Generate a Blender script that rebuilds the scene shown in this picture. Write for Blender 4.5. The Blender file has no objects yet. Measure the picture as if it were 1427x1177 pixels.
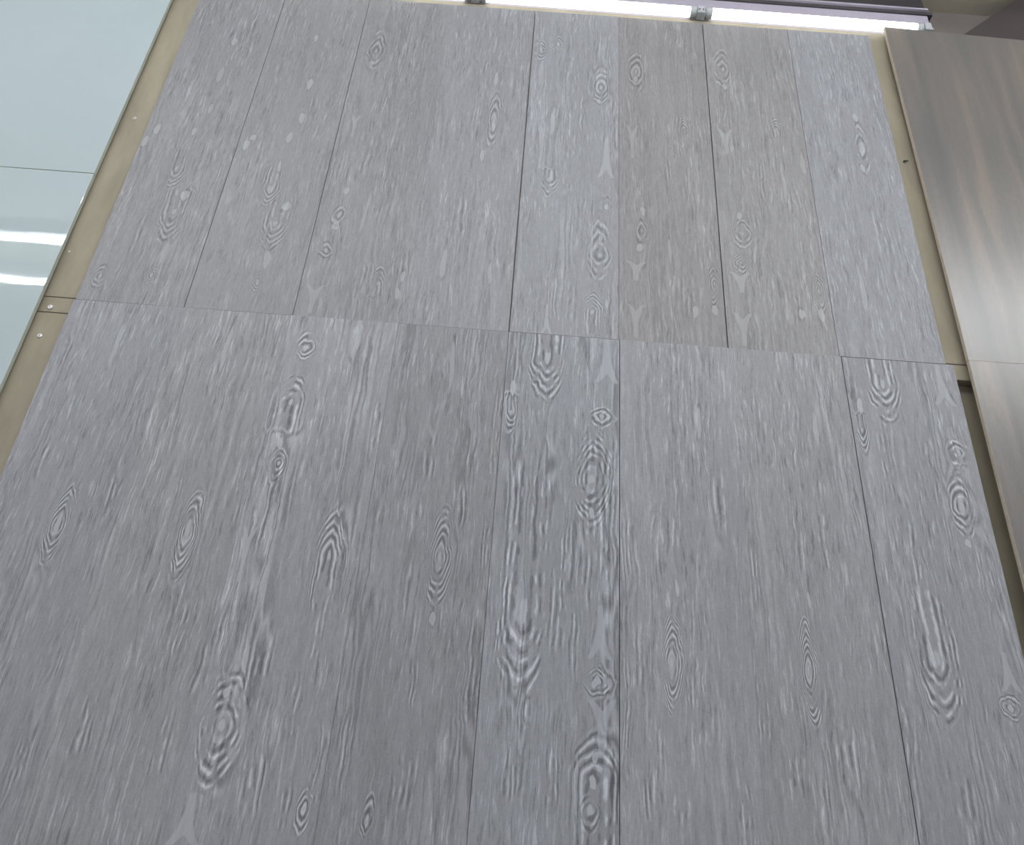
import bpy, bmesh, math
from mathutils import Matrix, Vector

# ------------------------------------------------------------------ camera, world, exposure
sc = bpy.context.scene
COL = sc.collection
CAM_D, CAM_Z = 1.2289, 1.5                    # metres in front of the tile face, eye height
cam_data = bpy.data.cameras.new('camera')
cam = bpy.data.objects.new('camera', cam_data)
COL.objects.link(cam)
cam_data.sensor_fit = 'HORIZONTAL'
cam_data.sensor_width = 36.0
cam_data.lens = 1150.0 / 1427.0 * 36.0
cam_data.clip_start = 0.01
cam.matrix_world = (Matrix.Translation((0, -CAM_D, CAM_Z)) @ Matrix.Rotation(math.radians(90 + 29.725), 4, 'X')
                    @ Matrix.Rotation(math.radians(4.285), 4, 'Z'))
sc.camera = cam

world = bpy.data.worlds.new('showroom_fill')
sc.world = world
world.use_nodes = True
wbg = world.node_tree.nodes['Background']
wbg.inputs['Color'].default_value = (0.90, 0.92, 1.0, 1)
wbg.inputs['Strength'].default_value = 0.88  # even fill added for the unseen showroom, raised to flatten the falloff

vs = sc.view_settings
vs.view_transform = 'Standard'
vs.look = 'None'
vs.gamma = 1.0
vs.use_curve_mapping = False
vs.exposure = 0.17
try:
    sc.cycles.use_denoising = True
    sc.cycles.adaptive_threshold = 0.02
    sc.cycles.max_bounces = 5
    sc.cycles.diffuse_bounces = 3
except Exception:
    pass

CEILING_TUBE_POWER = 48.0
TROUGH_TUBE_POWER = 2.3

# ------------------------------------------------------------------ small node language
class Sock:
    def __init__(s, g, k): s.g, s.k = g, k
    def _b(s, op, o): return s.g.m(op, s, o)
    def __add__(s, o): return s._b('ADD', o)
    def __radd__(s, o): return s.g.m('ADD', o, s)
    def __sub__(s, o): return s._b('SUBTRACT', o)
    def __rsub__(s, o): return s.g.m('SUBTRACT', o, s)
    def __mul__(s, o): return s._b('MULTIPLY', o)
    def __rmul__(s, o): return s.g.m('MULTIPLY', o, s)
    def __truediv__(s, o): return s._b('DIVIDE', o)
    def __neg__(s): return s.g.m('MULTIPLY', s, -1.0)
    def max(s, o): return s._b('MAXIMUM', o)
    def abs(s): return s.g.m('ABSOLUTE', s)
    def sin(s): return s.g.m('SINE', s)
    def pow(s, o): return s._b('POWER', o)
    def step(s, a, b, lo=0.0, hi=1.0): return s.g.step(s, a, b, lo, hi)


class Graph:
    def __init__(g, tree): g.t = tree
    def node(g, kind, **inp):
        n = g.t.nodes.new(kind)
        for k, v in inp.items(): g.put(n.inputs[k.replace('_', ' ')], v)
        return n
    def put(g, sock, v):
        if isinstance(v, Sock): g.t.links.new(v.k, sock)
        elif hasattr(v, 'is_output'): g.t.links.new(v, sock)
        else: sock.default_value = v
    def m(g, op, a, b=None):
        n = g.t.nodes.new('ShaderNodeMath'); n.operation = op
        g.put(n.inputs[0], a)
        if b is not None: g.put(n.inputs[1], b)
        return Sock(g, n.outputs[0])
    def step(g, v, a, b, lo=0.0, hi=1.0):
        n = g.t.nodes.new('ShaderNodeMapRange'); n.interpolation_type = 'SMOOTHSTEP'
        for i, q in enumerate((v, a, b, lo, hi)): g.put(n.inputs[i], q)
        return Sock(g, n.outputs[0])
    def vec(g, x, y, z=0.0):
        n = g.t.nodes.new('ShaderNodeCombineXYZ')
        for i, q in enumerate((x, y, z)): g.put(n.inputs[i], q)
        return n.outputs[0]
    def noise(g, vec, scale=1.0, detail=2.0, rough=0.5):
        n = g.t.nodes.new('ShaderNodeTexNoise')
        g.t.links.new(vec, n.inputs['Vector'])
        n.inputs['Scale'].default_value = scale
        n.inputs['Detail'].default_value = detail
        n.inputs['Roughness'].default_value = rough
        return Sock(g, n.outputs[0])
    def ramp(g, fac, stops):
        n = g.t.nodes.new('ShaderNodeValToRGB')
        g.put(n.inputs[0], fac)
        e = n.color_ramp.elements
        while len(e) < len(stops): e.new(0.5)
        for el, (p, c) in zip(e, stops): el.position = p; el.color = (*c, 1)
        return n.outputs[0]
    def xyz(g):
        tc = g.t.nodes.new('ShaderNodeTexCoord')
        sp = g.t.nodes.new('ShaderNodeSeparateXYZ')
        g.t.links.new(tc.outputs['Object'], sp.inputs[0])
        return [Sock(g, o) for o in sp.outputs]


def new_mat(name):
    m = bpy.data.materials.new(name); m.use_nodes = True
    g = Graph(m.node_tree)
    return m, g, m.node_tree.nodes['Principled BSDF']


def new_group(name, ins, outs):
    t = bpy.data.node_groups.new(name, 'ShaderNodeTree')
    for i in ins: t.interface.new_socket(i, in_out='INPUT', socket_type='NodeSocketFloat')
    for o in outs: t.interface.new_socket(o, in_out='OUTPUT', socket_type='NodeSocketFloat')
    g = Graph(t)
    gi = t.nodes.new('NodeGroupInput'); go = t.nodes.new('NodeGroupOutput')
    return t, g, {i: Sock(g, gi.outputs[i]) for i in ins}, go


# growth rings around a knot: tips above and below, parabolic flanks
RINGS, g, i, go = new_group('growth_rings', ['X', 'Z', 'Cx', 'Cz', 'Hw', 'Up', 'Dn', 'N', 'Core', 'Phase', 'OpenUp', 'OpenDn'], ['Line', 'Fill', 'Mask'])
px = (i['X'] - i['Cx']) / i['Hw']
dz = i['Z'] - i['Cz']
tu = dz / i['Up']
td = (-dz) / i['Dn']
tt = (tu * (1.0 - i['OpenUp'])).max(td * (1.0 - i['OpenDn'])).max(0.0)
r = (tt * tt + 0.03).pow(0.5) * 1.16 - 0.20 + px * px * 0.82 + px.abs() * 0.18
ends = tu.max(td).step(1.12, 0.70)
mask = ends * r.step(1.1, 0.72) * px.abs().step(0.98, 0.42, 0.15, 1.0)
g.put(go.inputs['Line'], ((r * i['N'] + i['Phase']) * 6.2832).sin() * mask * r.step(i['Core'] * 0.6, i['Core'] * 1.4))
g.put(go.inputs['Fill'], r.step(i['Core'] * 1.15, i['Core'] * 0.65) * tu.max(td).step(0.16, 0.02))
g.put(go.inputs['Mask'], r.step(1.35, 0.5) * ends)
# bundle of near vertical veins
VEINS, g, i, go = new_group('vein_bundle', ['X', 'Z', 'Cx', 'Cz', 'Hw', 'Up', 'Dn', 'N', 'Phase'], ['Line', 'Mask'])
px = (i['X'] - i['Cx']) / i['Hw']
dz = i['Z'] - i['Cz']
t = (dz / i['Up']).max((-dz) / i['Dn'])
mask = t.step(1.0, 0.25) * px.abs().step(1.05, 0.6)
g.put(go.inputs['Line'], ((px * i['N'] * 0.5 + i['Phase']) * 6.2832).sin() * mask)
g.put(go.inputs['Mask'], mask)
# pale oval
OVAL, g, i, go = new_group('pale_oval', ['X', 'Z', 'Cx', 'Cz', 'Hw', 'Up', 'Dn'], ['Fill', 'Rim'])
px = (i['X'] - i['Cx']) / i['Hw']
dz = i['Z'] - i['Cz']
t = (dz / i['Up']).max((-dz) / i['Dn'])
r = t * t + px * px
g.put(go.inputs['Fill'], r.step(1.1, 0.45))
g.put(go.inputs['Rim'], r.step(2.2, 1.4) * r.step(0.8, 1.1))
# pale fork: a stem that flares towards one end (Flip 0: up, 1: down)
FORK, g, i, go = new_group('pale_fork', ['X', 'Z', 'Cx', 'Cz', 'Hw', 'Up', 'Dn', 'Flip'], ['Fill', 'Rim'])
px = ((i['X'] - i['Cx']) / i['Hw']).abs()
q = (i['Z'] - i['Cz'] + i['Dn']) / (i['Up'] + i['Dn'])
q = q + i['Flip'] * (1.0 - q - q)
w = q.max(0.0).pow(3.0) * 0.78 + 0.24
inside = (px - w).step(0.08, -0.10) * q.step(-0.04, 0.12) * q.step(1.06, 0.94) * ((q - 0.80) * 3.2 - px).step(0.12, -0.12)
g.put(go.inputs['Fill'], inside)
g.put(go.inputs['Rim'], (px - w).step(0.35, 0.15) * (px - w).step(-0.02, 0.10) * q.step(0.0, 0.2) * q.step(1.0, 0.9))

# printed figures of each plank, in metres from its lower left corner:
# E rings, L veins, B pale oval, Y / A pale fork (kind, x, z, half width, up, down, count, core)
FEATURES = {
    (0, 0): [
        ('B', 0.1193, 0.5137, 0.0043, 0.0229, 0.0227, 0, 0), ('E', 0.1193, 0.5137, 0.0214, 0.0848, 0.0839, 6, 0.03), ('B', 0.1069, 0.8559, 0.0055, 0.0508, 0.0489, 0, 0),
        ('L', 0.1882, 0.5688, 0.0115, 0.0613, 0.07, 2, 0), ('L', 0.1878, 0.3171, 0.0104, 0.0708, 0.0669, 2.5, 0), ('L', 0.1842, 0.1709, 0.0137, 0.0808, 0.0754, 3, 0),
        ('L', 0.0566, 0.6224, 0.0105, 0.0758, 0.0718, 1.5, 0),
    ],
    (0, 1): [
        ('L', 0.0557, 0.2227, 0.016, 0.0754, 0.0793, 3, 0), ('B', 0.1213, 0.5178, 0.0047, 0.0227, 0.0261, 0, 0), ('E', 0.1213, 0.5178, 0.0237, 0.0842, 0.0966, 6, 0.03),
        ('B', 0.1008, 0.8674, 0.0055, 0.055, 0.0528, 0, 0), ('L', 0.1861, 0.5851, 0.0104, 0.076, 0.0836, 2, 0), ('L', 0.1494, 0.3608, 0.0085, 0.0744, 0.0702, 1.5, 0),
        ('L', 0.1667, 0.2022, 0.0139, 0.0844, 0.0786, 2.5, 0), ('L', 0.1957, 0.3119, 0.0125, 0.0717, 0.0677, 2, 0), ('L', 0.0022, 0.6887, 0.012, 0.1089, 0.101, 1.5, 0),
    ],
    (0, 2): [
        ('L', 0.0077, 0.3439, 0.0105, 0.0846, 0.0791, 2, 0), ('B', 0.0406, 0.8785, 0.0046, 0.006, 0.0043, 0, 0), ('E', 0.0406, 0.8785, 0.0231, 0.0464, 0.0331, 3, 0.03),
        ('M', 0.0348, 0.7653, 0.0321, 0.0648, 0.062, 4, 0.03), ('B', 0.0318, 0.6836, 0.0052, 0.012, 0.0119, 0, 0), ('B', 0.0356, 0.6476, 0.0033, 0.0043, 0.0058, 0, 0),
        ('E', 0.0356, 0.6476, 0.0166, 0.0327, 0.0446, 3, 0.03), ('B', 0.0542, 0.7103, 0.003, 0.0625, 0.0596, 0, 0), ('Y', 0.0184, 0.5074, 0.0112, 0.0259, 0.068, 0, 0),
        ('B', 0.1308, 0.9103, 0.0056, 0.0284, 0.0306, 0, 0), ('L', 0.1203, 0.8319, 0.0101, 0.0451, 0.0581, 2, 0), ('M', 0.148, 0.4939, 0.029, 0.0963, 0.095, 5, 0.03),
        ('L', 0.1534, 0.3548, 0.0106, 0.075, 0.1466, 2, 0), ('B', 0.0425, 0.234, 0.0084, 0.0235, 0.027, 0, 0), ('E', 0.0425, 0.234, 0.0422, 0.0872, 0.1001, 5, 0.03),
        ('B', 0.0395, 0.2807, 0.0044, 0.0079, 0.0078, 0, 0), ('L', 0.0766, 0.3178, 0.0229, 0.1158, 0.1057, 3.5, 0), ('L', 0.102, 0.1657, 0.0215, 0.0543, 0.0685, 3, 0),
        ('L', 0.1416, 0.2526, 0.0142, 0.0994, 0.0917, 2.5, 0), ('A', 0.0268, 0.1164, 0.0229, 0.0342, 0.0332, 0, 0), ('B', 0.1773, 0.1397, 0.0031, 0.0095, 0.0115, 0, 0),
        ('E', 0.1773, 0.1397, 0.0154, 0.0352, 0.0425, 3, 0.03), ('L', 0.195, 0.1812, 0.0196, 0.0936, 0.0823, 4, 0), ('L', 0.1506, 0.1335, 0.0096, 0.0528, 0.038, 2, 0),
        ('L', 0.0428, 0.552, 0.0114, 0.1531, 0.1373, 2, 0), ('L', 0.1896, 0.7219, 0.0109, 0.1145, 0.1059, 1.5, 0),
    ],
    (0, 3): [
        ('B', 0.1242, 0.5076, 0.0056, 0.0271, 0.0258, 0, 0), ('E', 0.1242, 0.5076, 0.0281, 0.1004, 0.0954, 6.5, 0.03), ('B', 0.1231, 0.4082, 0.0039, 0.0118, 0.0137, 0, 0),
        ('B', 0.105, 0.8634, 0.0047, 0.0645, 0.0563, 0, 0), ('L', 0.1045, 0.9196, 0.0104, 0.0223, 0.022, 1.5, 0), ('L', 0.1948, 0.7392, 0.011, 0.1627, 0.1459, 2.5, 0),
        ('L', 0.1967, 0.5313, 0.0159, 0.1525, 0.1258, 4, 0), ('L', 0.1955, 0.3104, 0.0187, 0.1613, 0.106, 4, 0), ('L', 0.1502, 0.6018, 0.0093, 0.0516, 0.0739, 2, 0),
        ('L', 0.1045, 0.3139, 0.0083, 0.0621, 0.0591, 2, 0), ('B', 0.0653, 0.128, 0.0029, 0.0118, 0.0073, 0, 0), ('E', 0.0653, 0.128, 0.0144, 0.0438, 0.0272, 2.5, 0.03),
        ('L', 0.1066, 0.1796, 0.0236, 0.0648, 0.0698, 4, 0), ('L', 0.0227, 0.2106, 0.0099, 0.0763, 0.0802, 2.5, 0), ('L', 0.0893, 0.6753, 0.012, 0.0825, 0.0778, 2, 0),
    ],
    (0, 4): [
        ('B', 0.0166, 0.8281, 0.0064, 0.0162, 0.0186, 0, 0), ('V', 0.0149, 0.7767, 0.0161, 0.0437, 0.0452, 4, 0.03), ('V', 0.0718, 0.8941, 0.0438, 0.1468, 0.105, 5, 0.03),
        ('A', 0.1792, 0.8913, 0.0219, 0.0601, 0.0398, 0, 0), ('B', 0.1713, 0.7831, 0.0055, 0.0055, 0.0069, 0, 0), ('E', 0.1713, 0.7831, 0.0273, 0.0203, 0.0257, 2, 0.03),
        ('B', 0.1572, 0.6605, 0.0086, 0.0296, 0.0258, 0, 0), ('E', 0.1572, 0.6605, 0.0428, 0.1098, 0.0956, 6, 0.03), ('B', 0.1594, 0.6013, 0.005, 0.0103, 0.0113, 0, 0),
        ('L', 0.1935, 0.535, 0.0113, 0.1392, 0.1258, 3, 0), ('L', 0.1197, 0.5292, 0.0158, 0.1125, 0.1255, 3.5, 0), ('L', 0.0679, 0.6116, 0.0093, 0.1199, 0.0983, 2, 0),
        ('V', 0.0556, 0.4229, 0.05, 0.2824, 0.1456, 5, 0.03), ('L', 0.1034, 0.4243, 0.0239, 0.1277, 0.1159, 3.5, 0), ('L', 0.0757, 0.2913, 0.0144, 0.025, 0.0294, 2.5, 0),
        ('L', 0.1345, 0.4047, 0.0097, 0.1376, 0.124, 2, 0), ('A', 0.1736, 0.3914, 0.0182, 0.0605, 0.0255, 0, 0), ('B', 0.1701, 0.3335, 0.0054, 0.0067, 0.0077, 0, 0),
        ('E', 0.1701, 0.3335, 0.0272, 0.0249, 0.0284, 3, 0.03), ('B', 0.1659, 0.3301, 0.0045, 0.0065, 0.0064, 0, 0), ('Y', 0.177, 0.2837, 0.0205, 0.0258, 0.0576, 0, 0),
        ('M', 0.1679, 0.2024, 0.0456, 0.0739, 0.1217, 4.2, 0.03), ('B', 0.1695, 0.2303, 0.0036, 0.0076, 0.0076, 0, 0), ('B', 0.168, 0.1969, 0.0043, 0.0083, 0.0082, 0, 0),
        ('B', 0.1627, 0.1614, 0.0031, 0.0073, 0.0094, 0, 0), ('E', 0.1627, 0.1614, 0.0156, 0.0269, 0.0349, 2.5, 0.03), ('B', 0.1436, 0.1825, 0.003, 0.0499, 0.0398, 0, 0),
        ('L', 0.1106, 0.1938, 0.0158, 0.0851, 0.0792, 3, 0), ('L', 0.0558, 0.1992, 0.0198, 0.0757, 0.0839, 4, 0), ('L', 0.1978, 0.1998, 0.0079, 0.0854, 0.0795, 1.6, 0),
        ('L', 0.1697, 0.6199, 0.0351, 0.2217, 0.1455, 5, 0), ('L', 0.0262, 0.4074, 0.013, 0.1381, 0.1244, 3, 0), ('L', 0.1488, 0.496, 0.0134, 0.072, 0.101, 2.5, 0),
        ('L', 0.18, 0.5101, 0.0112, 0.0727, 0.102, 2, 0),
    ],
    (0, 5): [
        ('L', 0.0099, 0.5486, 0.0103, 0.1139, 0.127, 2.5, 0), ('L', 0.009, 0.2863, 0.0092, 0.1463, 0.1391, 2.5, 0), ('B', 0.0785, 0.3676, 0.0047, 0.0259, 0.0267, 0, 0),
        ('E', 0.0785, 0.3676, 0.0234, 0.096, 0.0988, 8, 0.03), ('B', 0.0877, 0.4838, 0.0032, 0.0146, 0.0144, 0, 0), ('L', 0.0575, 0.2509, 0.0091, 0.0388, 0.0559, 2, 0),
        ('L', 0.1037, 0.3332, 0.0094, 0.0521, 0.0694, 2, 0), ('L', 0.0284, 0.3691, 0.0074, 0.0649, 0.0815, 1.5, 0), ('L', 0.0411, 0.1849, 0.0157, 0.046, 0.0528, 3, 0),
        ('L', 0.0801, 0.1696, 0.0215, 0.0361, 0.0436, 3, 0), ('B', 0.1377, 0.7833, 0.0038, 0.0339, 0.033, 0, 0), ('L', 0.1614, 0.6359, 0.0118, 0.1069, 0.0992, 1.5, 0),
        ('L', 0.1736, 0.176, 0.0118, 0.0546, 0.0521, 2.5, 0),
    ],
    (0, 6): [
        ('B', 0.0835, 0.3721, 0.0043, 0.0257, 0.0259, 0, 0), ('E', 0.0835, 0.3721, 0.0213, 0.0952, 0.0961, 8, 0.03), ('B', 0.0961, 0.4826, 0.0032, 0.0144, 0.0142, 0, 0),
        ('L', 0.0109, 0.3106, 0.0114, 0.1147, 0.1047, 2.6, 0), ('L', 0.0153, 0.5169, 0.0068, 0.0848, 0.0796, 1.5, 0), ('L', 0.0478, 0.2172, 0.014, 0.0564, 0.0625, 2, 0),
        ('L', 0.1236, 0.26, 0.0203, 0.0782, 0.0822, 2.5, 0), ('B', 0.1395, 0.7863, 0.0039, 0.0388, 0.0376, 0, 0), ('L', 0.1319, 0.5741, 0.0115, 0.1008, 0.0938, 1.5, 0),
    ],
    (0, 7): [
        ('B', 0.0181, 0.8446, 0.0064, 0.0159, 0.0157, 0, 0), ('V', 0.0145, 0.7933, 0.0162, 0.0401, 0.0472, 4, 0.03), ('V', 0.0679, 0.8942, 0.0413, 0.093, 0.0946, 5, 0.03),
        ('A', 0.1743, 0.8959, 0.0194, 0.0546, 0.0382, 0, 0), ('B', 0.1761, 0.7647, 0.0049, 0.0082, 0.0091, 0, 0), ('E', 0.1761, 0.7647, 0.0247, 0.0302, 0.0336, 2, 0.03),
        ('B', 0.1625, 0.6626, 0.0057, 0.0204, 0.018, 0, 0), ('E', 0.1625, 0.6626, 0.0285, 0.0755, 0.0668, 4.5, 0.03), ('B', 0.1606, 0.5966, 0.005, 0.0087, 0.0097, 0, 0),
        ('L', 0.0728, 0.5615, 0.0115, 0.1113, 0.1027, 2, 0), ('L', 0.1785, 0.5458, 0.0137, 0.0715, 0.0896, 3, 0), ('V', 0.0711, 0.4024, 0.0388, 0.1443, 0.1055, 4.8, 0.03),
        ('L', 0.0964, 0.3936, 0.015, 0.086, 0.0901, 3, 0), ('A', 0.1748, 0.3836, 0.016, 0.0416, 0.0203, 0, 0), ('B', 0.1682, 0.3418, 0.0046, 0.0059, 0.0063, 0, 0),
        ('E', 0.1682, 0.3418, 0.0231, 0.0219, 0.0235, 3, 0.03), ('L', 0.0722, 0.224, 0.022, 0.0556, 0.0616, 3, 0), ('L', 0.0497, 0.7402, 0.011, 0.1274, 0.1169, 2, 0),
        ('L', 0.1255, 0.7192, 0.0121, 0.1101, 0.1021, 2, 0), ('L', 0.0023, 0.3149, 0.0104, 0.1025, 0.0945, 2, 0),
    ],
    (1, 0): [
        ('V', 0.0934, 0.3439, 0.0292, 0.0665, 0.064, 4.5, 0.03), ('B', 0.128, 0.2733, 0.0082, 0.015, 0.0149, 0, 0), ('V', 0.1178, 0.2259, 0.0395, 0.0733, 0.0906, 5, 0.03),
        ('B', 0.128, 0.1271, 0.0069, 0.0276, 0.033, 0, 0), ('B', 0.1207, 0.0701, 0.0021, 0.0071, 0.0078, 0, 0), ('E', 0.1207, 0.0701, 0.0107, 0.0262, 0.029, 4, 0.03),
        ('B', 0.0235, 0.4528, 0.0065, 0.0165, 0.0163, 0, 0), ('B', 0.011, 0.4168, 0.0064, 0.0161, 0.016, 0, 0), ('B', 0.1001, 0.4545, 0.0065, 0.0148, 0.0165, 0, 0),
        ('B', 0.1159, 0.5252, 0.0044, 0.0174, 0.0172, 0, 0), ('B', 0.1127, 0.6349, 0.0069, 0.0267, 0.0243, 0, 0), ('L', 0.0657, 0.1572, 0.0124, 0.1058, 0.0993, 2, 0),
        ('B', 0.114, 0.752, 0.0059, 0.0153, 0.0151, 0, 0), ('B', 0.0282, 0.0561, 0.0037, 0.0096, 0.0106, 0, 0), ('E', 0.0282, 0.0561, 0.0187, 0.0355, 0.0393, 3, 0.03),
    ],
    (1, 1): [
        ('V', 0.0934, 0.31, 0.0289, 0.0744, 0.0602, 4.5, 0.03), ('B', 0.133, 0.2649, 0.0082, 0.0118, 0.0134, 0, 0), ('V', 0.1217, 0.216, 0.0394, 0.0666, 0.0813, 5, 0.03),
        ('B', 0.1248, 0.1284, 0.0079, 0.025, 0.0276, 0, 0), ('B', 0.1167, 0.0716, 0.0021, 0.0081, 0.0088, 0, 0), ('E', 0.1167, 0.0716, 0.0107, 0.0301, 0.0328, 4, 0.03),
        ('B', 0.0165, 0.4259, 0.0075, 0.0147, 0.0164, 0, 0), ('B', 0.0265, 0.4485, 0.0065, 0.0112, 0.0111, 0, 0), ('B', 0.1019, 0.4566, 0.0065, 0.0151, 0.0168, 0, 0),
        ('B', 0.1159, 0.5177, 0.0055, 0.0176, 0.0174, 0, 0), ('B', 0.1137, 0.6287, 0.0068, 0.0208, 0.0185, 0, 0), ('B', 0.0975, 0.7864, 0.0059, 0.0158, 0.0157, 0, 0),
        ('B', 0.0997, 0.3716, 0.0042, 0.018, 0.0178, 0, 0),
    ],
    (1, 2): [
        ('Y', 0.0285, 0.048, 0.0173, 0.0265, 0.0422, 0, 0), ('M', 0.143, 0.0879, 0.0203, 0.0482, 0.0336, 4, 0.03), ('L', 0.1217, 0.1032, 0.0163, 0.0487, 0.0604, 3, 0),
        ('L', 0.185, 0.1393, 0.0137, 0.0681, 0.0484, 2.2, 0), ('B', 0.182, 0.0694, 0.0058, 0.0152, 0.018, 0, 0), ('B', 0.1866, 0.106, 0.0049, 0.014, 0.0139, 0, 0),
        ('B', 0.0313, 0.1602, 0.0044, 0.0067, 0.0066, 0, 0), ('E', 0.0313, 0.1602, 0.0221, 0.0249, 0.0245, 2, 0.03), ('B', 0.0414, 0.2222, 0.0071, 0.0116, 0.0132, 0, 0),
        ('B', 0.0422, 0.2508, 0.0034, 0.0112, 0.011, 0, 0), ('E', 0.0422, 0.2508, 0.017, 0.0416, 0.0406, 2, 0.03), ('B', 0.0451, 0.3195, 0.0063, 0.0105, 0.0105, 0, 0),
        ('Y', 0.0307, 0.5189, 0.0108, 0.022, 0.0474, 0, 0), ('E', 0.0432, 0.7595, 0.0279, 0.0814, 0.078, 3.5, 0.03), ('B', 0.0369, 0.7134, 0.0047, 0.0088, 0.0087, 0, 0),
        ('M', 0.1458, 0.5587, 0.014, 0.0501, 0.0223, 4, 0.03), ('L', 0.1404, 0.4009, 0.0134, 0.1277, 0.1189, 2.2, 0), ('L', 0.0143, 0.3981, 0.0178, 0.1049, 0.0988, 3, 0),
        ('L', 0.0745, 0.394, 0.0133, 0.0835, 0.0796, 2, 0), ('B', 0.0927, 0.2559, 0.0035, 0.0516, 0.0499, 0, 0),
    ],
    (1, 3): [
        ('B', 0.1288, 0.5557, 0.0043, 0.0301, 0.0306, 0, 0), ('E', 0.1288, 0.5557, 0.0217, 0.1115, 0.1135, 4, 0.03), ('B', 0.1272, 0.5353, 0.0056, 0.0181, 0.0179, 0, 0),
        ('B', 0.1233, 0.6916, 0.0046, 0.0264, 0.0217, 0, 0), ('B', 0.1141, 0.4507, 0.0043, 0.0173, 0.0228, 0, 0), ('B', 0.0633, 0.1467, 0.0059, 0.042, 0.0346, 0, 0),
        ('B', 0.1553, 0.1343, 0.0039, 0.0288, 0.0282, 0, 0), ('B', 0.1126, 0.8113, 0.0036, 0.0329, 0.0323, 0, 0), ('L', 0.0813, 0.2747, 0.02, 0.0985, 0.111, 2.5, 0),
        ('L', 0.0107, 0.3263, 0.0116, 0.1014, 0.1142, 2, 0),
    ],
    (1, 4): [
        ('B', 0.0191, 0.8029, 0.004, 0.0127, 0.011, 0, 0), ('E', 0.0191, 0.8029, 0.0199, 0.0469, 0.0408, 3.5, 0.03), ('B', 0.0597, 0.8284, 0.0033, 0.01, 0.007, 0, 0),
        ('E', 0.0597, 0.8284, 0.0167, 0.0369, 0.0259, 3, 0.03), ('E', 0.1601, 0.689, 0.0274, 0.0867, 0.0712, 4, 0.03), ('B', 0.1559, 0.6407, 0.0046, 0.0085, 0.0085, 0, 0),
        ('A', 0.1735, 0.4461, 0.0181, 0.0867, 0.0377, 0, 0), ('B', 0.176, 0.3278, 0.0035, 0.0097, 0.0074, 0, 0), ('E', 0.176, 0.3278, 0.0174, 0.0359, 0.0274, 2.5, 0.03),
        ('E', 0.1616, 0.1991, 0.0336, 0.1037, 0.075, 3.6, 0.03), ('B', 0.1653, 0.242, 0.0051, 0.0085, 0.0084, 0, 0), ('B', 0.1459, 0.2159, 0.0026, 0.0767, 0.065, 0, 0),
        ('M', 0.1514, 0.0583, 0.0294, 0.0579, 0.0591, 5.5, 0.03), ('L', 0.1105, 0.0797, 0.0108, 0.0872, 0.0826, 2, 0), ('L', 0.0755, 0.0764, 0.0135, 0.0781, 0.0663, 3, 0),
        ('A', 0.0674, 0.0174, 0.0092, 0.0531, 0.0162, 0, 0), ('V', 0.0564, 0.3962, 0.0237, 0.0291, 0.0607, 4, 0.03), ('L', 0.094, 0.3857, 0.0177, 0.0372, 0.0404, 3, 0),
        ('B', 0.0572, 0.5606, 0.0045, 0.058, 0.0402, 0, 0), ('L', 0.1944, 0.5462, 0.0093, 0.0918, 0.0873, 1.6, 0), ('L', 0.1187, 0.5947, 0.0094, 0.1436, 0.1331, 1.5, 0),
    ],
    (1, 5): [
        ('E', 0.0388, 0.7521, 0.0295, 0.0816, 0.0831, 3.4, 0.03), ('B', 0.0386, 0.7248, 0.0059, 0.0111, 0.011, 0, 0), ('B', 0.0606, 0.7798, 0.0036, 0.0368, 0.0316, 0, 0),
        ('Y', 0.0291, 0.5433, 0.0139, 0.0315, 0.0743, 0, 0), ('M', 0.1405, 0.5779, 0.0203, 0.0458, 0.0225, 4.5, 0.03), ('L', 0.1287, 0.5994, 0.0157, 0.0417, 0.0408, 3, 0),
        ('B', 0.0493, 0.3255, 0.0063, 0.0107, 0.0141, 0, 0), ('E', 0.0443, 0.2689, 0.0143, 0.0463, 0.0413, 2, 0.03), ('B', 0.0423, 0.2255, 0.0071, 0.0117, 0.0116, 0, 0),
        ('Y', 0.0346, 0.1612, 0.0207, 0.0287, 0.0212, 0, 0), ('Y', 0.0322, 0.0609, 0.0161, 0.0236, 0.0558, 0, 0), ('L', 0.1299, 0.1176, 0.0218, 0.0706, 0.0741, 3.6, 0),
        ('B', 0.1458, 0.0782, 0.0058, 0.0137, 0.0151, 0, 0), ('E', 0.1808, 0.1486, 0.0165, 0.0608, 0.0687, 4.5, 0.03), ('B', 0.1813, 0.0849, 0.0058, 0.0137, 0.0151, 0, 0),
        ('L', 0.1015, 0.4176, 0.0119, 0.174, 0.1581, 2, 0), ('B', 0.1462, 0.4119, 0.0037, 0.0566, 0.0366, 0, 0), ('L', 0.0116, 0.3675, 0.0103, 0.104, 0.098, 2, 0),
        ('B', 0.1002, 0.2219, 0.0041, 0.0336, 0.0328, 0, 0),
    ],
    (1, 6): [
        ('E', 0.037, 0.7874, 0.0297, 0.0771, 0.0837, 3.4, 0.03), ('B', 0.0362, 0.7227, 0.0058, 0.011, 0.0109, 0, 0), ('B', 0.0553, 0.7396, 0.0035, 0.0493, 0.0479, 0, 0),
        ('Y', 0.0305, 0.5562, 0.0171, 0.0269, 0.0526, 0, 0), ('M', 0.1428, 0.5908, 0.0204, 0.0455, 0.0268, 4.5, 0.03), ('L', 0.1306, 0.6123, 0.0173, 0.0415, 0.0494, 3, 0),
        ('B', 0.044, 0.3315, 0.0063, 0.0106, 0.0123, 0, 0), ('E', 0.0463, 0.2833, 0.0244, 0.0462, 0.0486, 3, 0.03), ('E', 0.0375, 0.2025, 0.0182, 0.0292, 0.0358, 3.5, 0.03),
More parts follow.
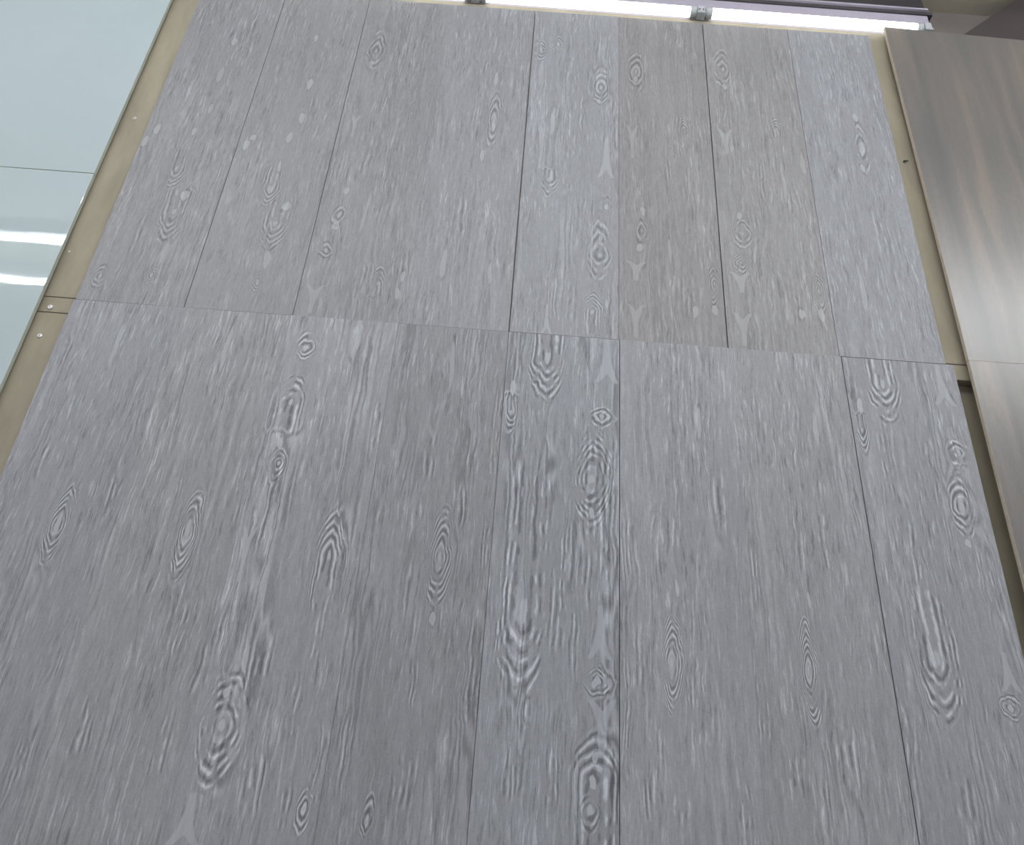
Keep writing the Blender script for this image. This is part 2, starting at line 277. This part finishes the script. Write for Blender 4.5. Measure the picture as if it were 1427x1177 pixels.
        ('Y', 0.034, 0.1538, 0.0207, 0.0283, 0.0244, 0, 0), ('Y', 0.0314, 0.0628, 0.0188, 0.02, 0.0585, 0, 0), ('L', 0.1291, 0.1108, 0.0218, 0.08, 0.0793, 3.6, 0),
        ('B', 0.1448, 0.0918, 0.0058, 0.0136, 0.0135, 0, 0), ('E', 0.186, 0.1525, 0.0165, 0.06, 0.0678, 4.5, 0.03), ('B', 0.1828, 0.092, 0.0068, 0.0151, 0.0179, 0, 0),
        ('B', 0.1434, 0.4221, 0.0037, 0.0638, 0.0507, 0, 0), ('B', 0.1903, 0.4943, 0.0044, 0.0387, 0.034, 0, 0), ('L', 0.095, 0.4171, 0.0149, 0.1273, 0.1376, 3, 0),
    ],
    (1, 7): [
        ('L', 0.0008, 0.1265, 0.0082, 0.1055, 0.1148, 1.6, 0), ('B', 0.12, 0.6496, 0.0069, 0.0186, 0.0123, 0, 0), ('E', 0.1212, 0.5588, 0.0233, 0.0936, 0.1054, 3.4, 0.03),
        ('B', 0.1218, 0.5522, 0.0056, 0.0216, 0.0213, 0, 0), ('B', 0.1143, 0.4906, 0.0055, 0.0113, 0.0113, 0, 0), ('B', 0.1017, 0.8936, 0.0049, 0.0426, 0.0278, 0, 0),
        ('B', 0.0124, 0.808, 0.0036, 0.0365, 0.0358, 0, 0), ('B', 0.0643, 0.1673, 0.0052, 0.0639, 0.0671, 0, 0), ('L', 0.1273, 0.302, 0.0231, 0.1162, 0.1087, 2.5, 0),
    ],
}


L_T, ZJ, TH = 0.948, 2.392, 0.009
TONE = {  # printed shade of each plank: brightness, warmth
    (0, 0): (0.98, -.01), (0, 1): (1.00, 0.01), (0, 2): (1.05, 0.00), (0, 3): (0.90, 0.00),
    (0, 4): (1.03, -.02), (0, 5): (1.06, 0.00), (0, 6): (1.03, 0.01), (0, 7): (1.02, -.01),
    (1, 0): (0.90, 0.01), (1, 1): (0.93, 0.01), (1, 2): (0.90, 0.01), (1, 3): (0.97, 0.00),
    (1, 4): (1.05, -.01), (1, 5): (0.90, 0.04), (1, 6): (0.96, 0.03), (1, 7): (1.04, -.01),
}


BANDS = 5
VEIN = {(0, 4): 0.15, (0, 2): 0.13, (0, 7): 0.09, (0, 3): 0.09, (1, 4): 0.07}     # strength of the long flowing veins
FIG = (0.30, 0.19)        # print contrast: lower row, upper row


def plank_material(key, band):
    m, g, bsdf = new_mat('grey_wood_print')
    row, col = key
    b0, b1 = L_T * band / BANDS, L_T * (band + 1) / BANDS
    seed = row * 11.3 + col * 3.7
    x, y, z = g.xyz()
    # wavy grain
    wv = g.noise(g.vec(x * 30.0, z * 9.0, seed), 1.0, 2.0) - 0.5
    wv2 = g.noise(g.vec(x * 60.0, z * 22.0, seed + 5.0), 1.0, 2.0) - 0.5
    wv3 = g.noise(g.vec(x * 170.0, z * 75.0, seed + 8.0), 1.0, 2.0) - 0.5
    xw = x + wv * 0.014 + wv2 * 0.007 + wv3 * 0.0022
    zw = z + wv2 * 0.020 + wv3 * 0.0035
    xs_ = x + wv * 0.005 + wv2 * 0.0015
    line = fill = soft = area = None
    def join(a, b, op): return b if a is None else (a + b if op == '+' else a.max(b))
    for n, (k, cx, cz, hw, up, dn, num, core) in enumerate(FEATURES[key]):
        if cz + up * 1.4 + 0.014 < b0 or cz - dn * 1.4 - 0.014 > b1: continue
        if k in 'EVML':
            gn = g.t.nodes.new('ShaderNodeGroup'); gn.node_tree = VEINS if k == 'L' else RINGS
            vals = dict(Cx=cx, Cz=cz, Hw=hw, Up=up, Dn=dn, N=num * (1.3 if k == 'L' else 1.0), Phase=(n * 0.37 + seed) % 1.0)
            if k != 'L': vals.update(Core=max(core, 0.03), OpenUp=float(k == 'V'), OpenDn=float(k == 'M'))
        else:
            gn = g.t.nodes.new('ShaderNodeGroup'); gn.node_tree = OVAL if k == 'B' else FORK
            vals = dict(Cx=cx, Cz=cz, Hw=hw, Up=up, Dn=dn)
            if k != 'B': vals['Flip'] = 1.0 if k == 'A' else 0.0
        bent = k not in 'YA'
        g.put(gn.inputs['X'], xw if bent else xs_); g.put(gn.inputs['Z'], zw if bent else z)
        for a, b in vals.items(): gn.inputs[a].default_value = b
        o = {s.name: Sock(g, s) for s in gn.outputs}
        if k in 'EVM':
            line = join(line, o['Line'], '+'); fill = join(fill, o['Fill'], 'm'); area = join(area, o['Mask'], 'm')
        elif k == 'L':
            line = join(line, o['Line'] * 0.7, '+'); area = join(area, o['Mask'] * 0.7, 'm')
        elif k == 'B':
            longish = up + dn > 0.05
            if longish: soft = join(soft, o['Fill'], 'm')
            else: fill = join(fill, o['Fill'], 'm')
            line = join(line, o['Rim'] * -0.45, '+')
        else:
            soft = join(soft, o['Fill'], 'm'); line = join(line, o['Rim'] * -0.5, '+')
    zero = g.m('ADD', 0.0, 0.0)
    line = line or zero; fill = fill or zero; soft = soft or zero; area = area or zero
    # overall printed grain: short pale pores, finer fibres, slow shade changes
    pores = g.noise(g.vec(xw * 300.0, z * 20.0, seed), 1.0, 3.0, 0.6)
    pale = pores.step(0.53, 0.70)
    dark = pores.step(0.46, 0.32)
    fibre = g.noise(g.vec(x * 560.0, z * 60.0, seed + 9.0), 1.0, 2.0, 0.6) - 0.5
    speck = g.noise(g.vec(x * 420.0, z * 330.0, seed + 19.0), 1.0, 2.0, 0.7) - 0.5
    slow = g.noise(g.vec(x * 9.0, z * 2.2, seed + 2.0), 1.0, 2.0) - 0.5
    long_ = g.noise(g.vec(xw * 60.0, z * 2.5, seed + 4.0), 1.0, 2.0) - 0.5
    patch = g.noise(g.vec(x * 16.0, z * 6.0, seed + 7.0), 1.0, 2.0).step(0.35, 0.65, 0.30, 1.0)
    worn = g.noise(g.vec(x * 70.0, z * 34.0, seed + 23.0), 1.0, 2.0).step(0.36, 0.60, 0.25, 1.0)
    calm = 1.0 - area * 0.6
    veins = (g.noise(g.vec(xw * 42.0, z * 1.5, seed + 13.0), 1.0, 1.0) * 46.0 + area * 8.0).sin()
    veinm = g.noise(g.vec(x * 24.0, z * 3.5, seed + 17.0), 1.0, 1.0).step(0.46, 0.62)
    line = line * worn
    lp = line.step(0.10, 0.85); ln = (-line).step(0.15, 0.90)
    tval = (0.40 + slow * 0.10 + long_ * 0.14 * calm + fibre * 0.22 + speck * 0.16
            + (pale * (0.25 if row == 0 else 0.21) - dark * (0.16 if row == 0 else 0.13)) * patch * calm
            + veins * veinm * VEIN.get(key, 0.065 if row == 0 else 0.045) - area * 0.02
            + lp * FIG[row] - ln * FIG[row] * 0.75)
    ragged = g.noise(g.vec(x * 260.0, z * 110.0, seed + 29.0), 1.0, 2.0) - 0.5
    tval = tval + (0.68 - tval) * (fill + ragged * 0.9 * fill).step(0.25, 0.8) * (0.68 if row == 0 else 0.55)
    tval = tval + (0.58 - tval) * (soft + ragged * 0.9 * soft).step(0.25, 0.8) * 0.62
    b, wm = TONE[key]
    def c(v): return (v * b * (0.99 + wm), v * b, v * b * (1.055 - wm))
    colour = g.ramp(tval, [(0.0, c(0.090)), (0.20, c(0.150)), (0.40, c(0.255)), (0.62, c(0.385)), (0.82, c(0.56)), (1.0, c(0.66))])
    g.put(bsdf.inputs['Base Color'], colour)
    g.put(bsdf.inputs['Roughness'], 0.50 - (tval - 0.4) * 0.15)
    bsdf.inputs['Specular IOR Level'].default_value = 0.38
    bmp = g.node('ShaderNodeBump', Strength=0.15, Distance=0.0005)
    g.put(bmp.inputs['Height'], fibre)
    g.put(bsdf.inputs['Normal'], bmp.outputs[0])
    return m


def plain(name, col, rough=0.5, metal=0.0, spec=0.5, var=0.0, scale=40.0, stretch=(1, 1, 1), bump=0.0):
    m, g, bsdf = new_mat(name)
    bsdf.inputs['Roughness'].default_value = rough
    bsdf.inputs['Metallic'].default_value = metal
    bsdf.inputs['Specular IOR Level'].default_value = spec
    x, y, z = g.xyz()
    n = g.noise(g.vec(x * stretch[0], z * stretch[2], y * stretch[1]), scale, 4.0, 0.6)
    a = tuple(v * (1 - var) for v in col); b = tuple(min(1, v * (1 + var)) for v in col)
    g.put(bsdf.inputs['Base Color'], g.ramp(n, [(0.28, a), (0.72, b)]))
    if bump:
        bm = g.node('ShaderNodeBump', Strength=bump, Distance=0.001)
        g.put(bm.inputs['Height'], n); g.put(bsdf.inputs['Normal'], bm.outputs[0])
    return m


def glow(name, col, strength):
    m, g, bsdf = new_mat(name)
    bsdf.inputs['Base Color'].default_value = (0.8, 0.8, 0.8, 1)
    bsdf.inputs['Emission Color'].default_value = (*col, 1)
    bsdf.inputs['Emission Strength'].default_value = strength
    return m


def white_tile_material():
    m, g, bsdf = new_mat('glossy_white_porcelain')
    x, y, z = g.xyz()
    n = g.noise(g.vec(x * 3.0, z * 3.0, 0.0), 1.0, 3.0)
    g.put(bsdf.inputs['Base Color'], g.ramp(n, [(0.3, (0.405, 0.485, 0.495)), (0.7, (0.425, 0.492, 0.52))]))
    bsdf.inputs['Roughness'].default_value = 0.02
    bsdf.inputs['Specular IOR Level'].default_value = 0.7
    w = g.noise(g.vec(x * 7.0, z * 7.0, 1.0), 1.0, 1.0)
    bm = g.node('ShaderNodeBump', Strength=0.06, Distance=0.004)
    g.put(bm.inputs['Height'], w); g.put(bsdf.inputs['Normal'], bm.outputs[0])
    return m


def brown_tile_material():
    m, g, bsdf = new_mat('brown_grey_satin_tile')
    x, y, z = g.xyz()
    wv = g.noise(g.vec(x * 8.0, z * 2.0, 3.0), 1.0, 2.0) - 0.5
    a = g.noise(g.vec((x + wv * 0.05) * 26.0, z * 1.4, 1.0), 1.0, 3.0)
    b = g.noise(g.vec(x * 300.0, z * 60.0, 2.0), 1.0, 2.0) - 0.5
    p = g.noise(g.vec(x * 5.0, z * 2.0, 8.0), 1.0, 2.0) - 0.5
    t = a + b * 0.22 + p * 0.5
    g.put(bsdf.inputs['Base Color'], g.ramp(t, [(0.25, (0.115, 0.112, 0.110)), (0.55, (0.158, 0.145, 0.137)), (0.80, (0.24, 0.195, 0.165))]))
    g.put(bsdf.inputs['Roughness'], 0.30 + b * 0.05)
    bsdf.inputs['Specular IOR Level'].default_value = 0.95
    return m


PLY = plain('weathered_plywood', (0.275, 0.243, 0.180), 0.75, var=0.16, scale=1.0, stretch=(22, 22, 5), bump=0.25)
SCREW = plain('zinc_screw', (0.62, 0.60, 0.58), 0.4, 0.4)
SLOT = plain('screw_recess', (0.05, 0.05, 0.05), 0.7)
WALLM = plain('grey_brown_plaster', (0.20, 0.178, 0.162), 0.9, var=0.10, scale=14, bump=0.2)
CEILM = plain('olive_ceiling_board', (0.52, 0.49, 0.39), 0.9, var=0.08, scale=10, bump=0.1)
FLOORM = plain('polished_grey_floor', (0.42, 0.42, 0.41), 0.35, var=0.06, scale=6)
STEEL = plain('painted_lavender_grey_steel', (0.36, 0.33, 0.40), 0.45, var=0.03)
GROOVE_SHADE = plain('dark_groove_shade', (0.045, 0.042, 0.045), 0.6)  # groove shade of the trough as a dark colour
DARKB = plain('charcoal_board', (0.060, 0.054, 0.058), 0.8, var=0.15, scale=12)
SHADE_BROWN = plain('dark_brown_shade', (0.055, 0.045, 0.043), 0.8, var=0.2, scale=6)  # shadow tone for the slanted slab, put into its colour
PLASTIC = plain('grey_white_plastic', (0.46, 0.49, 0.50), 0.45, var=0.03)
WHITEE = white_tile_material()
WEDGE_ = plain('unglazed_green_grey_body', (0.42, 0.46, 0.39), 0.6, var=0.05, scale=60)
BROWNT = brown_tile_material()
BROWNEDGE = plain('unglazed_beige_body', (0.46, 0.40, 0.32), 0.75, var=0.08, scale=60)
GREYBODY = plain('unglazed_grey_body', (0.20, 0.195, 0.185), 0.8, var=0.05, scale=60)
TUBE_GLOW = glow('lit_tube_glass', (0.97, 1.0, 0.95), TROUGH_TUBE_POWER)
CEIL_GLOW = glow('lit_ceiling_diffuser', (0.97, 0.98, 1.0), CEILING_TUBE_POWER)

# ------------------------------------------------------------------ geometry helpers
def link(name, me, mats, parent=None, loc=(0, 0, 0), rot=(0, 0, 0)):
    o = bpy.data.objects.new(name, me); COL.objects.link(o)
    o.location = loc; o.rotation_euler = rot
    if parent: o.parent = parent
    mats = mats if isinstance(mats, (list, tuple)) else [mats]
    if not me.materials:
        for mt in mats: me.materials.append(mt)
    return o


def plank_mesh(w):
    bm = bmesh.new()
    bmesh.ops.create_cube(bm, size=1.0)
    for v in bm.verts:
        v.co = Vector(((v.co.x + .5) * w, (v.co.y + .5) * TH, (v.co.z + .5) * (L_T - 0.0002)))
    bmesh.ops.bevel(bm, geom=bm.edges[:], offset=0.0003, segments=1, affect='EDGES')
    for k in range(1, BANDS):
        bmesh.ops.bisect_plane(bm, geom=bm.verts[:] + bm.edges[:] + bm.faces[:], plane_co=(0, 0, L_T * k / BANDS), plane_no=(0, 0, 1))
    bm.normal_update()
    for f in bm.faces:
        f.material_index = min(BANDS - 1, int(f.calc_center_median().z / L_T * BANDS)) if f.normal.y < -0.3 else BANDS
    me = bpy.data.meshes.new('plank_tile'); bm.to_mesh(me); bm.free()
    for k in range(BANDS + 1): me.materials.append(None)
    return me


def box_mesh(name, lo, hi, bevel=0.0, seg=1, sides_slot=None, top_skew=0.0):
    bm = bmesh.new()
    bmesh.ops.create_cube(bm, size=1.0)
    lo, hi = Vector(lo), Vector(hi)
    for v in bm.verts:
        v.co = Vector([lo[k] + (v.co[k] + 0.5) * (hi[k] - lo[k]) for k in range(3)])
    if top_skew:
        for v in bm.verts:
            if v.co.z > hi.z - 1e-6: v.co.z += top_skew * (v.co.x - lo.x)
    if bevel:
        bmesh.ops.bevel(bm, geom=bm.edges[:], offset=bevel, segments=seg, affect='EDGES', profile=0.6)
    if sides_slot is not None:
        bm.normal_update()
        for f in bm.faces:
            if f.normal.y > -0.95: f.material_index = sides_slot
    me = bpy.data.meshes.new(name); bm.to_mesh(me); bm.free()
    return me


def lathe_mesh(name, prof, axis='X', seg=24):
    """prof: (position along axis, radius)"""
    bm = bmesh.new(); rings = []
    for a, rad in prof:
        ring = []
        for k in range(seg):
            t = 2 * math.pi * k / seg
            c, s = rad * math.cos(t), rad * math.sin(t)
            ring.append(bm.verts.new((a, c, s) if axis == 'X' else (c, a, s)))
        rings.append(ring)
    for r0, r1 in zip(rings, rings[1:]):
        for k in range(seg):
            f = bm.faces.new((r0[k], r0[(k + 1) % seg], r1[(k + 1) % seg], r1[k])); f.smooth = True
    bm.faces.new(rings[0][::-1]); bm.faces.new(rings[-1])
    bmesh.ops.recalc_face_normals(bm, faces=bm.faces[:])
    me = bpy.data.meshes.new(name); bm.to_mesh(me); bm.free()
    return me


def thing(name, label, cat, loc=(0, 0, 0), group=None):
    o = bpy.data.objects.new(name, None); COL.objects.link(o)
    o.empty_display_size = 0.1; o.location = loc
    tag(o, label, cat, group)
    return o


def tag(o, label, cat, group=None):
    o['label'] = label; o['category'] = cat
    if group: o['group'] = group


def structure(o, label):
    o['kind'] = 'structure'; o['label'] = label
    return o


# ------------------------------------------------------------------ the setting
CEIL_Z, WALL_Y = 3.62, 0.105
structure(link('wall_back', box_mesh('wall_back', (-5, WALL_Y, 0), (5, WALL_Y + 0.12, CEIL_Z)), WALLM), 'grey brown plaster wall behind the tile panels')
structure(link('ceiling', box_mesh('ceiling', (-5, -6, CEIL_Z), (5, WALL_Y + 0.12, CEIL_Z + 0.1)), CEILM), 'olive grey ceiling above the lamp trough')
structure(link('floor', box_mesh('floor', (-5, -6, -0.1), (5, WALL_Y + 0.12, 0)), FLOORM), 'pale grey showroom floor')

# ------------------------------------------------------------------ grey wood-look panel
XU = [-.813, -.614, -.415, -.217, -.018, .183, .384, .588, .783]
XL = [-.816, -.616, -.417, -.220, -.018, .185, .384, .591, .797]
GAP_U = [0, .0011, .0009, .0000, .0018, .0004, .0018, .0004, 0]      # open joint left of each column
GAP_L = [0, .0000, .0000, .0000, .0006, .0010, .0001, .0016, 0]
PROUD = {(1, 4): .0008, (0, 2): .0008, (0, 4): .0006, (0, 5): .0012, (0, 6): .0008, (1, 7): .0008, (0, 1): .0004, (1, 1): .0004}
panel = thing('display_panel', 'grey wood-grain plank tiles in two rows on a plywood board, between white and brown panels', 'tile display', (0, 0, 0))
meshes = {}
for row in (1, 0):
    xs, gaps = (XU, GAP_U) if row else (XL, GAP_L)
    for col in range(8):
        gl, gr = gaps[col] / 2, gaps[col + 1] / 2
        w = round(xs[col + 1] - xs[col] - gl - gr, 4)
        if w not in meshes:
            meshes[w] = plank_mesh(w)
        z0 = ZJ if row else ZJ - L_T
        me = meshes[w]
        o = bpy.data.objects.new('plank_tile', me); COL.objects.link(o)
        o.parent = panel
        o.location = (xs[col] + gl, -PROUD.get((row, col), 0), z0)
        for s, mt in enumerate([plank_material((row, col), k) for k in range(BANDS)] + [GREYBODY]):
            o.material_slots[s].link = 'OBJECT'; o.material_slots[s].material = mt
PY0, PY1 = TH + 0.0002, TH + 0.018
link('backing_board', box_mesh('backing_board', (-0.888, PY0, 2.401), (0.842, PY1, 3.3660), 0.0008), PLY, panel)
link('backing_batten', box_mesh('backing_batten', (-0.888, PY0, 2.366), (0.842, PY1, 2.3995), 0.0008), PLY, panel)
link('backing_board', box_mesh('backing_board', (-0.888, PY0, 1.20), (0.772, PY1, 2.3645), 0.0008), PLY, panel)
link('rear_batten', box_mesh('rear_batten', (0.765, PY1 + .0005, 1.20), (0.880, PY1 + 0.018, 2.395), 0.0008), PLY, panel)
screw_me = lathe_mesh('screw', [(0, 0.0052), (-0.0012, 0.0050), (-0.0022, 0.0030), (-0.0018, 0.0016)], 'Y', 14)
slot_me = box_mesh('slot', (-0.0028, -0.0024, -0.0005), (0.0028, -0.0018, 0.0005))
for sx, sz, sr, ss in ((-.851, 2.882, .4, .8), (-.858, 2.376, .9, 1.0), (-.855, 2.312, 1.6, .9), (-.867, 2.509, .2, .45)):
    s = link('screw', screw_me, SCREW, panel, (sx, PY0, sz), (0, sr, 0)); s.scale = (ss,) * 3
    link('screw_slot', slot_me, SLOT, s)
nail = link('nail', lathe_mesh('nail', [(0, 0.0022), (-0.007, 0.0020), (-0.010, 0.0010)], 'Y', 10), SLOT, panel, (.800, PY0 - 0.002, 2.926), (0.2, 0, 1.2))
nail['label'] = 'dark bent nail head'

# ------------------------------------------------------------------ white panel, left
white = thing('display_panel', 'glossy bluish-white tile panel mirroring two lamp bands, left of the grey planks', 'tile display', (0, 0, 0))
WX, WY = -0.8765, -0.003
TW, THH = 0.386, 0.770
wt = box_mesh('white_tile', (0, 0, 0), (TW - 0.0016, 0.009, THH - 0.0016), 0.0010, 2, sides_slot=1)
for col in range(2):
    for k in range(2):
        link('white_tile', wt, [WHITEE, WEDGE_], white, (WX - TW * (col + 1) + 0.0016, WY, 2.704 + THH * (k - 1)))
link('backing_board', box_mesh('backing_board', (WX - TW * 2, WY + 0.0092, 1.90), (WX - 0.0130, PY1, 3.474), 0.0008), PLY, white)

# ------------------------------------------------------------------ brown panel, right
brown = thing('display_panel', 'brownish-grey satin tile panel with one horizontal joint, right of the grey planks', 'tile display', (0, 0, 0))
BX, BY = 0.8215, -0.010
BW, BL = 0.60, 0.966
link('brown_tile', box_mesh('brown_tile', (0, 0, 0), (BW, 0.009, BL), 0.0005, 1, sides_slot=1, top_skew=-0.035), [BROWNT, BROWNEDGE], brown, (BX, BY, 2.3985))
link('brown_tile', box_mesh('brown_tile', (0, 0, 0), (BW, 0.009, BL), 0.0005, 1, sides_slot=1), [BROWNT, BROWNEDGE], brown, (BX, BY, 2.3982 - BL))
link('backing_board', box_mesh('backing_board', (BX + 0.0260, BY + 0.0092, 1.20), (BX + BW, BY + 0.030, 3.335), 0.0008), PLY, brown)

# ------------------------------------------------------------------ lamp trough with tubes
TZ, TY, TR = 3.376, -0.003, 0.0125
trough = thing('lamp_trough', 'long lavender-grey metal lamp trough along the top of the grey planks', 'lamp housing', (0, 0, 0))
TX0, TX1 = -0.862, 0.955
link('trough_back', box_mesh('trough_back', (TX0, 0.016, 3.3685), (TX1, 0.040, 3.4600), 0.001), STEEL, trough)
link('trough_groove_shade', box_mesh('trough_groove_shade', (TX0, 0.0125, 3.4605), (TX1 + 0.012, 0.038, 3.4700), 0.0005), GROOVE_SHADE, trough)  # dark strip standing in for the shaded groove under the lip
link('trough_lip', box_mesh('trough_lip', (TX0, 0.006, 3.4705), (TX1, 0.040, 3.4760), 0.0008), STEEL, trough)
holder_me = box_mesh('lamp_holder', (-0.008, -0.012, -0.0070), (0.008, 0.0158, 0.0150), 0.002, 2)
tubes = [(-0.748, -0.186), (-0.144, 0.360), (0.402, 0.908)]
labels = ['leftmost lit tube, just touching the top edge of the picture', 'middle lit tube above the grey planks, between the two lamp holders',
          'rightmost lit tube, its end showing above the brown panel corner']
for (a, b), lab in zip(tubes, labels):
    t = thing('fluorescent_tube', lab, 'tube lamp', ((a + b) / 2, TY, TZ), 'lit tubes in the lamp trough')
    h = (b - a) / 2
    link('glass_tube', lathe_mesh('glass_tube', [(-h + .004, TR * .9), (-h + .007, TR), (h - .007, TR), (h - .004, TR * .9)], 'X', 28), TUBE_GLOW, t)
    for s in (-1, 1):
        link('end_cap', lathe_mesh('end_cap', [(s * (h - .005), TR * 1.04), (s * (h + .008), TR * 1.04), (s * (h + .010), TR * .8)], 'X', 24), PLASTIC, t)
for hx in (-0.165, 0.381, 0.930, -0.769):
    ho = link('lamp_holder', holder_me, PLASTIC, trough, (hx, 0, TZ))
    if hx != 0.930:
        for dx in (-0.0045, 0.0045):
            link('contact_slot', box_mesh('contact_slot', (dx - .0014, -.0126, -.002), (dx + .0014, -.0119, .003)), SLOT, ho)
    link('holder_base', box_mesh('holder_base', (-.010, -.0135, -.0125), (.010, .0085, -.0072), .001), PLASTIC, ho)

hb = link('header_board', box_mesh('header_board', (-1.9, 0.058, 3.30), (0.985, 0.076, CEIL_Z - .001), 0.001), DARKB)
tag(hb, 'charcoal board above the lamp trough, reaching the ceiling', 'board')

def slab(name, pts, y0, y1):
    bm = bmesh.new()
    a = [bm.verts.new((x, y0, z)) for x, z in pts]; b = [bm.verts.new((x, y1, z)) for x, z in pts]
    bm.faces.new(a); bm.faces.new(b[::-1])
    for k in range(len(pts)):
        bm.faces.new((a[k], a[k - 1], b[k - 1], b[k]))
    bmesh.ops.recalc_face_normals(bm, faces=bm.faces[:])
    me = bpy.data.meshes.new(name); bm.to_mesh(me); bm.free()
    return me


SLANT = [(1.018, 3.40), (1.60, 3.40), (1.60, 3.619), (1.245, 3.619)]  # slab added in place of a soft diagonal shadow across wall and ceiling
sb = link('diagonal_shade_slab', slab('diagonal_shade_slab', SLANT, 0.040, 0.058), SHADE_BROWN)
tag(sb, 'dark brown slab standing in for a soft diagonal shadow, behind the top of the brown panel', 'board')

# ------------------------------------------------------------------ ceiling lights behind the viewer (mirrored in the white tiles)
for yy, lab in ((-1.265, 'long ceiling lamp mirrored as the upper bright band in the white tiles'),
                (-1.538, 'long ceiling lamp mirrored as the lower bright band in the white tiles')):
    t = thing('linear_ceiling_light', lab, 'ceiling lamp', (0, yy, CEIL_Z), 'long ceiling lamps')
    link('housing', box_mesh('housing', (-3.6, -.030, -.034), (3.6, .030, 0), .003), PLASTIC, t)
    link('diffuser', box_mesh('diffuser', (-3.58, -.0090, -.0525), (3.58, .0090, -.0345), .005, 2), CEIL_GLOW, t)
